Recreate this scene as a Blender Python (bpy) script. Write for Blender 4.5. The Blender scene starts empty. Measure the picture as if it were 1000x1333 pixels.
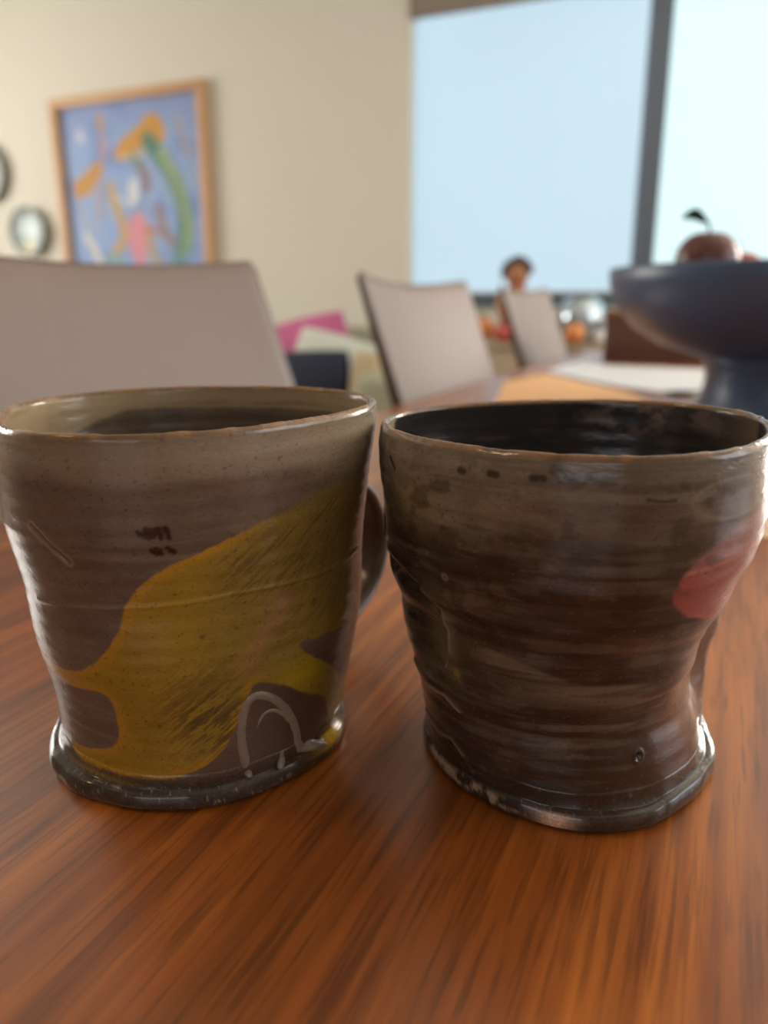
import bpy, bmesh, math, random
import numpy as np
from math import radians as rad, pi, sin, cos
from mathutils import Vector

# ------------------------------------------------------------------ camera
SC = bpy.context.scene
COL = SC.collection
TZ = 0.75                       # table top height
YAW = rad(24.04)                # camera turned left of the table's long axis
CA, SA = cos(YAW), sin(YAW)
CAM_H = 0.121                   # camera above the table top

def cw(x, y):                   # camera-facing ground frame -> world
    return (x * CA - y * SA, x * SA + y * CA)

cam = bpy.data.cameras.new('camera')
cam.sensor_fit = 'VERTICAL'
cam.sensor_height = 36.0
cam.lens = 36.0 * 1000.0 / 1333.0
cam.clip_start = 0.01
cam.dof.use_dof = True
cam.dof.focus_distance = 0.178
cam.dof.aperture_fstop = 9.0
cam_o = bpy.data.objects.new('camera', cam)
COL.objects.link(cam_o)
cam_o.location = (0, 0, TZ + CAM_H)
cam_o.rotation_euler = (rad(75), 0, YAW)
SC.camera = cam_o

# ------------------------------------------------------------------ world, lights, exposure
SC.view_settings.view_transform = 'Standard'
SC.view_settings.look = 'None'
SC.view_settings.gamma = 1.0
SC.view_settings.exposure = 0.0
SC.view_settings.use_curve_mapping = False

world = bpy.data.worlds.new('daylight')
SC.world = world
world.use_nodes = True
wn = world.node_tree.nodes
wn['Background'].inputs[0].default_value = (0.75, 0.87, 1.0, 1)
wn['Background'].inputs[1].default_value = 1.0

def area(name, loc, rot, sx, sy, power, col):
    l = bpy.data.lights.new(name, 'AREA')
    l.shape = 'RECTANGLE'; l.size = sx; l.size_y = sy
    l.energy = power; l.color = col
    o = bpy.data.objects.new(name, l); COL.objects.link(o)
    o.location = loc; o.rotation_euler = rot
    return o

# daylight from out-of-view windows; the right and front bay ones are added
area('daylight_rear', (0.3, -2.95, 1.55), (rad(90), 0, 0), 2.0, 1.3, 7, (1.0, 0.93, 0.84))
area('daylight_side', (-5.35, 1.5, 1.55), (rad(90), 0, rad(-90)), 2.2, 1.3, 90, (1.0, 0.95, 0.86))
area('added_fill_right', (2.55, 1.2, 1.55), (rad(90), 0, rad(90)), 1.6, 1.4, 30, (0.95, 0.97, 1.0))  # added unseen fill to brighten table and rims from the right
area('added_key_front', (1.52, 3.72, 1.5), (rad(-90), 0, 0), 1.1, 1.2, 105, (1.0, 0.93, 0.84))  # added unseen key light, no open bay known there
BLIND_L = (0.465, 0.645, 0.76)
BLIND_R = (0.58, 0.80, 0.83)
BLIND_GAIN_L, BLIND_GAIN_R = 1.03, 1.22

# ------------------------------------------------------------------ helpers
random.seed(7)

def lin(r, g, b, k=1.0):
    f = lambda c: ((c / 255 + 0.055) / 1.055) ** 2.4 if c > 10 else c / 255 / 12.92
    return (min(.9, f(r) * k), min(.9, f(g) * k), min(.9, f(b) * k), 1.0)

def mat(name, col, rough=.5, metal=0, spec=.5, noise=0, scale=30, bump=0, bscale=200, coat=0):
    m = bpy.data.materials.new(name); m.use_nodes = True
    nt = m.node_tree; p = nt.nodes['Principled BSDF']
    p.inputs['Base Color'].default_value = col
    p.inputs['Roughness'].default_value = rough
    p.inputs['Metallic'].default_value = metal
    p.inputs['Specular IOR Level'].default_value = spec
    p.inputs['Coat Weight'].default_value = coat
    tc = nt.nodes.new('ShaderNodeTexCoord')
    if noise:
        n = nt.nodes.new('ShaderNodeTexNoise'); n.inputs['Scale'].default_value = scale
        n.inputs['Detail'].default_value = 5
        nt.links.new(tc.outputs['Object'], n.inputs['Vector'])
        mx = nt.nodes.new('ShaderNodeMix'); mx.data_type = 'RGBA'
        mx.inputs[6].default_value = tuple(c * (1 - noise) for c in col[:3]) + (1,)
        mx.inputs[7].default_value = tuple(min(1, c * (1 + noise)) for c in col[:3]) + (1,)
        nt.links.new(n.outputs['Fac'], mx.inputs[0])
        nt.links.new(mx.outputs[2], p.inputs['Base Color'])
    if bump:
        n2 = nt.nodes.new('ShaderNodeTexNoise'); n2.inputs['Scale'].default_value = bscale
        n2.inputs['Detail'].default_value = 3
        nt.links.new(tc.outputs['Object'], n2.inputs['Vector'])
        b = nt.nodes.new('ShaderNodeBump'); b.inputs['Strength'].default_value = bump
        b.inputs['Distance'].default_value = 0.002
        nt.links.new(n2.outputs['Fac'], b.inputs['Height'])
        nt.links.new(b.outputs['Normal'], p.inputs['Normal'])
    return m

def vmat(name, rough=.3, noise=.12, scale=400, bump=.1, bscale=300, spec=.5, stretch=(1, 1, 1), coat=0):
    """material whose colour is the mesh's own 'Col' attribute, broken by fine grain"""
    m = mat(name, (.5, .5, .5, 1), rough, spec=spec, coat=coat)
    nt = m.node_tree; p = nt.nodes['Principled BSDF']
    a = nt.nodes.new('ShaderNodeAttribute'); a.attribute_name = 'Col'
    tc = nt.nodes['Texture Coordinate']
    mp = nt.nodes.new('ShaderNodeMapping'); mp.inputs['Scale'].default_value = stretch
    nt.links.new(tc.outputs['Object'], mp.inputs['Vector'])
    n = nt.nodes.new('ShaderNodeTexNoise'); n.inputs['Scale'].default_value = scale; n.inputs['Detail'].default_value = 6
    nt.links.new(mp.outputs['Vector'], n.inputs['Vector'])
    r = nt.nodes.new('ShaderNodeMapRange')
    r.inputs['From Min'].default_value = .3; r.inputs['From Max'].default_value = .7
    r.inputs['To Min'].default_value = 1 - noise; r.inputs['To Max'].default_value = 1 + noise
    nt.links.new(n.outputs['Fac'], r.inputs['Value'])
    v = nt.nodes.new('ShaderNodeVectorMath'); v.operation = 'SCALE'
    nt.links.new(a.outputs['Color'], v.inputs[0]); nt.links.new(r.outputs['Result'], v.inputs['Scale'])
    nt.links.new(v.outputs['Vector'], p.inputs['Base Color'])
    if bump:
        n2 = nt.nodes.new('ShaderNodeTexNoise'); n2.inputs['Scale'].default_value = bscale; n2.inputs['Detail'].default_value = 2
        nt.links.new(mp.outputs['Vector'], n2.inputs['Vector'])
        b = nt.nodes.new('ShaderNodeBump'); b.inputs['Strength'].default_value = bump; b.inputs['Distance'].default_value = .001
        nt.links.new(n2.outputs['Fac'], b.inputs['Height']); nt.links.new(b.outputs['Normal'], p.inputs['Normal'])
    return m

def link(name, me, m=None, parent=None, smooth=True):
    o = bpy.data.objects.new(name, me); COL.objects.link(o)
    if m: me.materials.append(m)
    if smooth and len(me.polygons): me.polygons.foreach_set('use_smooth', [True] * len(me.polygons))
    if parent: o.parent = parent
    return o

def obj(name, bm, m=None, parent=None, smooth=True, autos=True):
    me = bpy.data.meshes.new(name)
    bmesh.ops.recalc_face_normals(bm, faces=bm.faces[:])
    if smooth and autos:
        for e in bm.edges:
            if len(e.link_faces) == 2 and e.calc_face_angle(0) > rad(38): e.smooth = False
    bm.to_mesh(me); bm.free()
    return link(name, me, m, parent, smooth)

def pyobj(name, verts, faces, m=None, parent=None, smooth=True, col=None):
    me = bpy.data.meshes.new(name)
    verts = np.asarray(verts, np.float32); faces = np.asarray(faces, np.int32)
    me.vertices.add(len(verts)); me.vertices.foreach_set('co', verts.ravel())
    me.loops.add(faces.size); me.loops.foreach_set('vertex_index', faces.ravel())
    me.polygons.add(len(faces)); me.polygons.foreach_set('loop_start', np.arange(0, faces.size, faces.shape[1], dtype=np.int32))
    me.update(calc_edges=True); me.validate()
    if col is not None:
        a = me.attributes.new('Col', 'FLOAT_COLOR', 'POINT')
        c = np.ones((len(verts), 4), np.float32); c[:, :3] = col
        a.data.foreach_set('color', c.ravel())
    return link(name, me, m, parent, smooth)

def grid_faces(nr, nc, wrap):
    r = np.arange(nr - 1)[:, None]; c = np.arange(nc if wrap else nc - 1)[None, :]
    c2 = (c + 1) % nc
    return np.stack([r * nc + c, r * nc + c2, (r + 1) * nc + c2, (r + 1) * nc + c], -1).reshape(-1, 4)

def box(bm, x0, x1, y0, y1, z0, z1, bev=0, seg=2):
    v = [bm.verts.new(p) for p in ((x0, y0, z0), (x1, y0, z0), (x1, y1, z0), (x0, y1, z0), (x0, y0, z1), (x1, y0, z1), (x1, y1, z1), (x0, y1, z1))]
    f = [bm.faces.new([v[i] for i in q]) for q in ((0, 3, 2, 1), (4, 5, 6, 7), (0, 1, 5, 4), (1, 2, 6, 5), (2, 3, 7, 6), (3, 0, 4, 7))]
    if bev:
        es = {e for q in f for e in q.edges}
        bmesh.ops.bevel(bm, geom=list(es), offset=bev, segments=seg, affect='EDGES', profile=.5)
    return bm

def newbox(name, dims, m, parent=None, bev=0, seg=2):
    bm = bmesh.new(); box(bm, *dims, bev=bev, seg=seg)
    return obj(name, bm, m, parent)

def lathe(name, prof, m, parent=None, n=48, loc=(0, 0, 0)):
    t = np.linspace(0, 2 * pi, n, endpoint=False)
    V = np.concatenate([np.stack([r * np.cos(t) + loc[0], r * np.sin(t) + loc[1], 0 * t + z + loc[2]], -1) for r, z in prof])
    return pyobj(name, V, grid_faces(len(prof), n, True), m, parent)

def tube_arrays(pts, rads, n=10, flat=None):
    pts = np.asarray(pts, float); k = len(pts)
    tg = np.gradient(pts, axis=0); tg /= np.linalg.norm(tg, axis=1)[:, None] + 1e-12
    up = np.array([0, 0, 1.0]); V = []
    for i in range(k):
        a = np.cross(tg[i], up)
        if np.linalg.norm(a) < 1e-3: a = np.cross(tg[i], [1, 0, 0])
        a /= np.linalg.norm(a); b = np.cross(tg[i], a)
        for j in range(n):
            w = 2 * pi * j / n
            V.append(pts[i] + rads[i] * (cos(w) * a + sin(w) * b))
    F = grid_faces(k, n, True).tolist()
    return V, F

def tube(name, pts, r, m, parent=None, n=10):
    rads = r if hasattr(r, '__len__') else [r] * len(pts)
    V, F = tube_arrays(pts, rads, n)
    bm = bmesh.new(); vs = [bm.verts.new(v) for v in V]
    for f in F: bm.faces.new([vs[i] for i in f])
    bm.faces.new(vs[:n][::-1]); bm.faces.new(vs[-n:])
    return obj(name, bm, m, parent)

def pillow_mesh(w, d, h, e=.55, n=28):
    """soft cushion: a super-ellipse plan, thick in the middle, pinched at the seam"""
    V = []; u = np.linspace(-1, 1, n)
    for s in (1, -1):
        for a in u:
            for b in u:
                x = a * (1 - .06 * b * b); y = b * (1 - .06 * a * a)
                t = max(0, (1 - a * a) * (1 - b * b)) ** .42
                V.append((x * w / 2, y * d / 2, s * (h / 2 * t + .002)))
    F = grid_faces(n, n, False).tolist(); k = n * n
    F2 = [[q + k for q in f[::-1]] for f in F]
    rim = [i for i in range(n)] + [i * n + n - 1 for i in range(1, n)] + [(n - 1) * n + i for i in range(n - 2, -1, -1)] + [i * n for i in range(n - 2, 0, -1)]
    F3 = [[rim[i], rim[(i + 1) % len(rim)], rim[(i + 1) % len(rim)] + k, rim[i] + k] for i in range(len(rim))]
    return V, F + F2 + F3

def thing(name, label, cat, loc=(0, 0, 0), rz=0, group=None):
    o = bpy.data.objects.new(name, None); COL.objects.link(o)
    o.empty_display_size = .05
    o.location = loc; o.rotation_euler = (0, 0, rz)
    o['label'] = label; o['category'] = cat
    if group: o['group'] = group
    return o

def tag(o, label, cat, group=None):
    o['label'] = label; o['category'] = cat
    if group: o['group'] = group
    return o

def struct(o):
    o['kind'] = 'structure'; return o

def copy_thing(root, loc, rz, label):
    r = root.copy(); COL.objects.link(r); r.location = loc; r.rotation_euler = (0, 0, rz); r['label'] = label
    for ch in list(root.children):
        c = ch.copy(); COL.objects.link(c); c.parent = r
        for g in list(ch.children):
            d = g.copy(); COL.objects.link(d); d.parent = c
    return r

# numpy value noise --------------------------------------------------
def vnoise(x, y, seed=0):
    x = np.asarray(x, float); y = np.asarray(y, float)
    xi = np.floor(x).astype(int); yi = np.floor(y).astype(int); fx = x - xi; fy = y - yi
    fx = fx * fx * (3 - 2 * fx); fy = fy * fy * (3 - 2 * fy)
    T = np.random.RandomState(seed).rand(64, 64)
    g = lambda a, b: T[a % 64, b % 64]
    return (g(xi, yi) * (1 - fx) + g(xi + 1, yi) * fx) * (1 - fy) + (g(xi, yi + 1) * (1 - fx) + g(xi + 1, yi + 1) * fx) * fy

def fbm(x, y, seed=0, o=4):
    s = 0; a = .5; n = 0
    for i in range(o):
        s = s + a * vnoise(x * 2 ** i, y * 2 ** i, seed + i); n += a; a *= .55
    return s / n

def sstep(a, b, x):
    t = np.clip((x - a) / (b - a), 0, 1); return t * t * (3 - 2 * t)

def seg_dist(px, py, pts):
    d = np.full(px.shape, 1e9)
    for (x0, y0), (x1, y1) in zip(pts[:-1], pts[1:]):
        dx, dy = x1 - x0, y1 - y0; L = dx * dx + dy * dy + 1e-12
        t = np.clip(((px - x0) * dx + (py - y0) * dy) / L, 0, 1)
        d = np.minimum(d, np.hypot(px - x0 - t * dx, py - y0 - t * dy))
    return d

def poly_sd(px, py, pts):       # signed distance, negative inside
    q = list(pts) + [pts[0]]; d = seg_dist(px, py, q); ins = np.zeros(px.shape, bool)
    for (x0, y0), (x1, y1) in zip(q[:-1], q[1:]):
        if y0 == y1: continue
        c = ((y0 > py) != (y1 > py)) & (px < (x1 - x0) * (py - y0) / (y1 - y0) + x0)
        ins ^= c
    return np.where(ins, -d, d)

def smooth_poly(pts, it=2, closed=True):
    p = [tuple(q) for q in pts]
    for _ in range(it):
        o = []
        n = len(p); rng = range(n) if closed else range(n - 1)
        if not closed: o.append(p[0])
        for i in rng:
            a, b = p[i], p[(i + 1) % n]
            o += [(a[0] * .75 + b[0] * .25, a[1] * .75 + b[1] * .25), (a[0] * .25 + b[0] * .75, a[1] * .25 + b[1] * .75)]
        if not closed: o.append(p[-1])
        p = o
    return p

# ------------------------------------------------------------------ room shell
XL, XR, YB, YF, ZC = -5.2, 2.4, -2.8, 3.5, 2.65
m_wall = mat('cream_paint', lin(234, 230, 217), .8, noise=.02, scale=3, bump=.05, bscale=90)
m_wall_b = mat('bounce_cut_umber', lin(120, 100, 82), .8, noise=.03, scale=3)  # unseen rear wall, darkened to cut ambient bounce on the table
m_ceil = mat('ceiling_paint', lin(235, 230, 220), .9, noise=.02)
m_trim = mat('white_trim', lin(225, 222, 214), .4, noise=.02)
m_frame = mat('window_frame_grey', lin(112, 118, 128), .45, noise=.04)

def floor_material():
    m = mat('oak_floor', lin(120, 88, 60), .4)
    nt = m.node_tree; p = nt.nodes['Principled BSDF']; tc = nt.nodes['Texture Coordinate']
    w = nt.nodes.new('ShaderNodeTexNoise'); w.inputs['Scale'].default_value = 6; w.inputs['Detail'].default_value = 6
    mp = nt.nodes.new('ShaderNodeMapping'); mp.inputs['Scale'].default_value = (8, .6, 1)
    nt.links.new(tc.outputs['Object'], mp.inputs[0]); nt.links.new(mp.outputs[0], w.inputs['Vector'])
    r = nt.nodes.new('ShaderNodeValToRGB'); r.color_ramp.elements[0].color = lin(80, 56, 38); r.color_ramp.elements[1].color = lin(150, 112, 78)
    nt.links.new(w.outputs['Fac'], r.inputs[0]); nt.links.new(r.outputs[0], p.inputs['Base Color'])
    return m

struct(newbox('floor', (XL - .15, XR + .15, YB - .15, YF + .15, -.1, 0), floor_material()))
struct(newbox('ceiling', (XL - .15, XR + .15, YB - .15, YF + .15, ZC, ZC + .1), m_ceil))

def wall_with_hole(name, along, c0, c1, lo, hi, holes, m=None):
    """wall slab; along='x' runs in X between lo..hi at Y c0..c1; holes = [(a0,a1,z0,z1)]"""
    bm = bmesh.new()
    def bx(a0, a1, z0, z1):
        if a1 - a0 < 1e-4 or z1 - z0 < 1e-4: return
        if along == 'x': box(bm, a0, a1, c0, c1, z0, z1)
        else: box(bm, c0, c1, a0, a1, z0, z1)
    cur = lo
    for a0, a1, z0, z1 in holes:
        bx(cur, a0, 0, ZC); bx(a0, a1, 0, z0); bx(a0, a1, z1, ZC); cur = a1
    bx(cur, hi, 0, ZC)
    return struct(obj(name, bm, m or m_wall, smooth=False))

WZ0, WZ1 = .905, 2.22
wall_with_hole('wall_front', 'x', YF, YF + .15, XL - .15, XR + .15, [(-1.43, .8, WZ0, WZ1), (.92, 2.12, WZ0, WZ1)])
wall_with_hole('wall_rear', 'x', YB - .15, YB, XL - .15, XR + .15, [(-.75, 1.35, .9, 2.2)], m_wall_b)
wall_with_hole('wall_left', 'y', XL - .15, XL, YB, YF, [(.4, 2.6, .9, 2.2)])
wall_with_hole('wall_right', 'y', XR, XR + .15, YB, YF, [(.4, 2.0, .85, 2.25)])

def window(name, along, c, a0, a1, z0, z1, bars):
    w = bpy.data.objects.new(name, None); COL.objects.link(w); w['kind'] = 'structure'
    def fr(nm, u0, u1, v0, v1, d=.05):
        dims = (u0, u1, c - d / 2, c + d / 2, v0, v1) if along == 'x' else (c - d / 2, c + d / 2, u0, u1, v0, v1)
        newbox(nm, dims, m_frame, w, bev=.004)
    t = .05
    fr('frame_rail', a0, a1, z0, z0 + t); fr('frame_rail', a0, a1, z1 - t, z1)
    fr('frame_stile', a0, a0 + t, z0 + t, z1 - t); fr('frame_stile', a1 - t, a1, z0 + t, z1 - t)
    for b, wd in bars: fr('mullion', b - wd / 2, b + wd / 2, z0 + t, z1 - t, .07)
    return w

w1 = window('window_1', 'x', YF + .09, -1.43, .8, WZ0, WZ1, [(-.392, .12)])
window('added_window_5', 'x', YF + .09, .92, 2.12, WZ0, WZ1, [])  # added unseen bay, an opening for the front key light
window('window_2', 'x', YB - .07, -.75, 1.35, .9, 2.2, [(.3, .06)])
window('window_3', 'y', XL - .07, .4, 2.6, .9, 2.2, [(1.1, .05), (1.85, .05)])
window('added_window_4', 'y', XR + .07, .4, 2.0, .85, 2.25, [(1.2, .06)])  # added unseen window, an opening for the right fill light
m_glass = bpy.data.materials.new('window_glass'); m_glass.use_nodes = True
_p = m_glass.node_tree.nodes['Principled BSDF']; _p.inputs['Transmission Weight'].default_value = 1; _p.inputs['Roughness'].default_value = 0; _p.inputs['IOR'].default_value = 1.02
for x0, x1 in ((-1.38, -.452), (-.332, .75)):
    newbox('pane', (x0, x1, YF + .098, YF + .104, WZ0 + .05, WZ1 - .05), m_glass, w1)
m_sill = mat('sill_dark_teal', lin(92, 112, 122), .35, noise=.05)
struct(newbox('trim_1', (-1.43, .8, YF - .03, YF + .12, WZ0 - .035, WZ0), m_sill, bev=.004))
struct(newbox('baseboard_front', (XL, XR, YF - .015, YF, 0, .09), m_trim, bev=.003))
struct(newbox('baseboard_left', (XL, XL + .015, YB, YF - .015, 0, .09), m_trim, bev=.003))

# roller blinds, lit from behind by the day
def blind_material(name, col, gain):
    m = bpy.data.materials.new(name); m.use_nodes = True
    nt = m.node_tree; p = nt.nodes['Principled BSDF']
    p.inputs['Base Color'].default_value = (.2, .22, .23, 1); p.inputs['Roughness'].default_value = .9
    tc = nt.nodes.new('ShaderNodeTexCoord')
    n = nt.nodes.new('ShaderNodeTexNoise'); n.inputs['Scale'].default_value = 1.3; n.inputs['Detail'].default_value = 1
    nt.links.new(tc.outputs['Object'], n.inputs['Vector'])
    wv = nt.nodes.new('ShaderNodeTexWave'); wv.bands_direction = 'Z'; wv.inputs['Scale'].default_value = 120
    nt.links.new(tc.outputs['Object'], wv.inputs['Vector'])
    r = nt.nodes.new('ShaderNodeMapRange'); r.inputs['To Min'].default_value = gain * .93; r.inputs['To Max'].default_value = gain * 1.07
    nt.links.new(n.outputs['Fac'], r.inputs['Value'])
    r2 = nt.nodes.new('ShaderNodeMapRange'); r2.inputs['To Min'].default_value = .97; r2.inputs['To Max'].default_value = 1.03
    nt.links.new(wv.outputs['Fac'], r2.inputs['Value'])
    mu = nt.nodes.new('ShaderNodeMath'); mu.operation = 'MULTIPLY'
    nt.links.new(r.outputs[0], mu.inputs[0]); nt.links.new(r2.outputs[0], mu.inputs[1])
    p.inputs['Emission Color'].default_value = col + (1,)
    nt.links.new(mu.outputs[0], p.inputs['Emission Strength'])
    return m

m_case = mat('taupe_cassette', lin(150, 134, 122), .5, noise=.03)
def blind(x0, x1, label, m):
    t = thing('roller_blind', label, 'blind', ((x0 + x1) / 2, YF + .03, WZ0 + .012), group='roller blinds on the window')
    w = (x1 - x0) / 2; h = 1.245
    bm = bmesh.new(); box(bm, -w, w, -.0006, .0006, .0, h); obj('fabric', bm, m, t, smooth=False)
    newbox('hem_bar', (-w, w, -.006, .006, .0, .016), m_case, t, bev=.003)
    newbox('cassette', (-w, w, -.05, .03, h - .082, h + .045), m_case, t, bev=.012, seg=3)
    for sx in (-1, 1): newbox('end_cap', (sx * w - .006, sx * w + .006, -.053, .033, h - .085, h + .048), m_case, t, bev=.004)
blind(-1.424, -.436, 'left roller blind glowing pale blue, beside the cream wall', blind_material('blind_left_cloth', BLIND_L, BLIND_GAIN_L))
blind(-.345, .77, 'right roller blind glowing near white, above the black fruit bowl', blind_material('blind_right_cloth', BLIND_R, BLIND_GAIN_R))

# ------------------------------------------------------------------ dining table
def wood_material():
    m = mat('cherry_veneer', (.3, .1, .03, 1), .3)
    nt = m.node_tree; N = nt.nodes; Lk = nt.links; p = N['Principled BSDF']; tc = N['Texture Coordinate']
    def noise(scale, stretch, detail=4, dist=0):
        mp = N.new('ShaderNodeMapping'); mp.inputs['Scale'].default_value = stretch
        Lk.new(tc.outputs['Object'], mp.inputs[0])
        n = N.new('ShaderNodeTexNoise'); n.inputs['Scale'].default_value = scale; n.inputs['Detail'].default_value = detail
        n.inputs['Distortion'].default_value = dist
        Lk.new(mp.outputs[0], n.inputs['Vector']); return n
    broad = noise(22, (1, .10, 1), 5, .6)
    fine = noise(150, (1, .045, 1), 6)
    pore = noise(520, (1, .05, 1), 3)
    r1 = N.new('ShaderNodeValToRGB')
    e = r1.color_ramp.elements
    e[0].position = .32; e[0].color = WOOD_DARK
    e[1].position = .68; e[1].color = WOOD_LIGHT
    k = e.new(.5); k.color = WOOD_MID
    mixf = N.new('ShaderNodeMath'); mixf.operation = 'MULTIPLY_ADD'; mixf.inputs[1].default_value = .55
    Lk.new(fine.outputs['Fac'], mixf.inputs[0])
    s2 = N.new('ShaderNodeMath'); s2.operation = 'MULTIPLY'; s2.inputs[1].default_value = .45
    Lk.new(broad.outputs['Fac'], s2.inputs[0]); Lk.new(s2.outputs[0], mixf.inputs[2])
    Lk.new(mixf.outputs[0], r1.inputs[0])
    rp = N.new('ShaderNodeMapRange'); rp.inputs['From Min'].default_value = .36; rp.inputs['From Max'].default_value = .5
    rp.inputs['To Min'].default_value = .62; rp.inputs['To Max'].default_value = 1.0
    Lk.new(pore.outputs['Fac'], rp.inputs['Value'])
    v = N.new('ShaderNodeVectorMath'); v.operation = 'SCALE'
    Lk.new(r1.outputs[0], v.inputs[0]); Lk.new(rp.outputs[0], v.inputs['Scale'])
    Lk.new(v.outputs[0], p.inputs['Base Color'])
    rr = N.new('ShaderNodeMapRange'); rr.inputs['To Min'].default_value = .42; rr.inputs['To Max'].default_value = .55
    Lk.new(fine.outputs['Fac'], rr.inputs['Value']); Lk.new(rr.outputs[0], p.inputs['Roughness'])
    p.inputs['Coat Weight'].default_value = 1.0; p.inputs['Coat IOR'].default_value = 1.55; p.inputs['Coat Roughness'].default_value = .27; p.inputs['Specular IOR Level'].default_value = .2
    b = N.new('ShaderNodeBump'); b.inputs['Strength'].default_value = .12; b.inputs['Distance'].default_value = .0004
    Lk.new(pore.outputs['Fac'], b.inputs['Height']); Lk.new(b.outputs[0], p.inputs['Normal'])
    return m
WOOD_DARK = lin(98, 49, 13)
WOOD_MID = lin(156, 82, 22)
WOOD_LIGHT = lin(214, 124, 40)
m_wood = wood_material()
TX0, TX1, TY0, TY1 = -.383, .57, -.5, 2.28
tb = thing('dining_table', 'long orange-brown wooden dining table with visible grain', 'table', ((TX0 + TX1) / 2, (TY0 + TY1) / 2, 0))
hx, hy = (TX1 - TX0) / 2, (TY1 - TY0) / 2
newbox('tabletop', (-hx, hx, -hy, hy, TZ - .032, TZ), m_wood, tb, bev=.003)
for sx in (-1, 1):
    newbox('apron', (sx * (hx - .1) - .011, sx * (hx - .1) + .011, -hy + .18, hy - .18, TZ - .1, TZ - .033), m_wood, tb, bev=.002)
    for sy in (-1, 1):
        newbox('leg', (sx * (hx - .1) - .035, sx * (hx - .1) + .035, sy * (hy - .05) - .035, sy * (hy - .05) + .035, 0, TZ - .033), m_wood, tb, bev=.004)

# ------------------------------------------------------------------ the two mugs
def four(cf, t):
    o = cf[0] + 0 * t
    for k in range(1, (len(cf) - 1) // 2 + 1): o = o + cf[2 * k - 1] * np.cos(k * t) + cf[2 * k] * np.sin(k * t)
    return o
ZK = np.linspace(.004, 1, 17)

class Mug:
    def __init__(s, rim, RL, RR, relief=None):
        s.rim = np.array(rim); s.RL = np.array(RL); s.RR = np.array(RR); s.relief = relief
        z = np.linspace(0, 1, 401)
        k = np.exp(-np.linspace(-2, 2, 17) ** 2); k /= k.sum()
        sm = lambda a: np.convolve(np.pad(np.interp(z, ZK, a), 8, mode='reflect', reflect_type='odd'), k, 'valid')
        s.zt, s.lt, s.rt = z, sm(s.RL), sm(s.RR)
    def R(s, t, z):
        rl = np.interp(z, s.zt, s.lt); rr = np.interp(z, s.zt, s.rt)
        r0 = four(s.rim[:7], np.array([0., np.pi]))
        half, dif = r0.mean(), (r0[0] - r0[1]) / 2
        ex = (four(s.rim[:7], t) - half - dif * np.cos(t)) * z ** 1.2
        r = (rl + rr) / 2 + (rr - rl) / 2 * np.cos(t) + ex
        if s.relief is not None: r = r + s.relief(np.degrees(t), z)
        return r
    def P(s, t, z, off=0):
        r = s.R(t, z) + off
        return np.stack([r * np.cos(t), r * np.sin(t), z * four(s.rim[7:], t)], -1)

m_glaze = vmat('mug_glaze', rough=.2, noise=.10, scale=900, bump=.10, bscale=350, stretch=(1, 1, 2.5))
m_foot = vmat('foot_glaze', rough=.16, noise=.3, scale=1500, bump=.05, bscale=250)

def build_mug(name, label, loc, mug, paint, paint_in, wall, NT=880, NZ=300):
    root = thing(name, label, 'mug', (loc[0], loc[1], TZ), YAW, group='handmade ceramic mugs on the table')
    t = np.linspace(-pi, pi, NT, endpoint=False)
    rows = []; cols = []
    zo = np.linspace(.02, .985, NZ)
    T, Z = np.meshgrid(t, zo)
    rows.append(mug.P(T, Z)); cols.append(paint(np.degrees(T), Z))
    # rounded lip
    H = four(mug.rim[7:], t); Re = mug.R(t, 1 + 0 * t)
    lipc = np.array(LIP)
    ln = sstep(.3, .7, fbm(np.degrees(t) / 5 + 30, 0 * t, 77))
    for k in range(1, 8):
        w = pi * k / 8; hw = wall / 2
        r = Re - hw + hw * np.cos(w); z = H * .985 + (H * .015) * np.sin(w) * (1 + .15 * (ln - .5))
        rows.append(np.stack([r * np.cos(t), r * np.sin(t), z], -1)[None])
        c = lipc[None, :] * (.65 + .7 * ln[:, None])
        f = sin(w) ** .5
        cols.append((c * f + (1 - f) * paint(np.degrees(t), .985 + 0 * t))[None])
    # inside wall
    zi = np.linspace(.985, .11, 90)
    T, Z = np.meshgrid(t, zi)
    th = wall + (1 - Z) * .0022
    sm_r = mug.R(T, Z)
    rows.append(np.stack([(sm_r - th) * np.cos(T), (sm_r - th) * np.sin(T), Z * four(mug.rim[7:], T)], -1))
    cols.append(paint_in(np.degrees(T), Z))
    last = rows[-1][-1]
    for f in (.93, .8, .5, .02):
        q = last.copy(); q[:, :2] *= f; q[:, 2] = last[:, 2] - .0025 * (1 - f) ** .5
        rows.append(q[None]); cols.append(cols[3 - 3 + 8][-1][None])
    V = np.concatenate(rows, 0); C = np.concatenate(cols, 0)
    body = pyobj('body', V.reshape(-1, 3), grid_faces(V.shape[0], NT, True), m_glaze, root, col=C.reshape(-1, 3))
    return root

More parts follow.
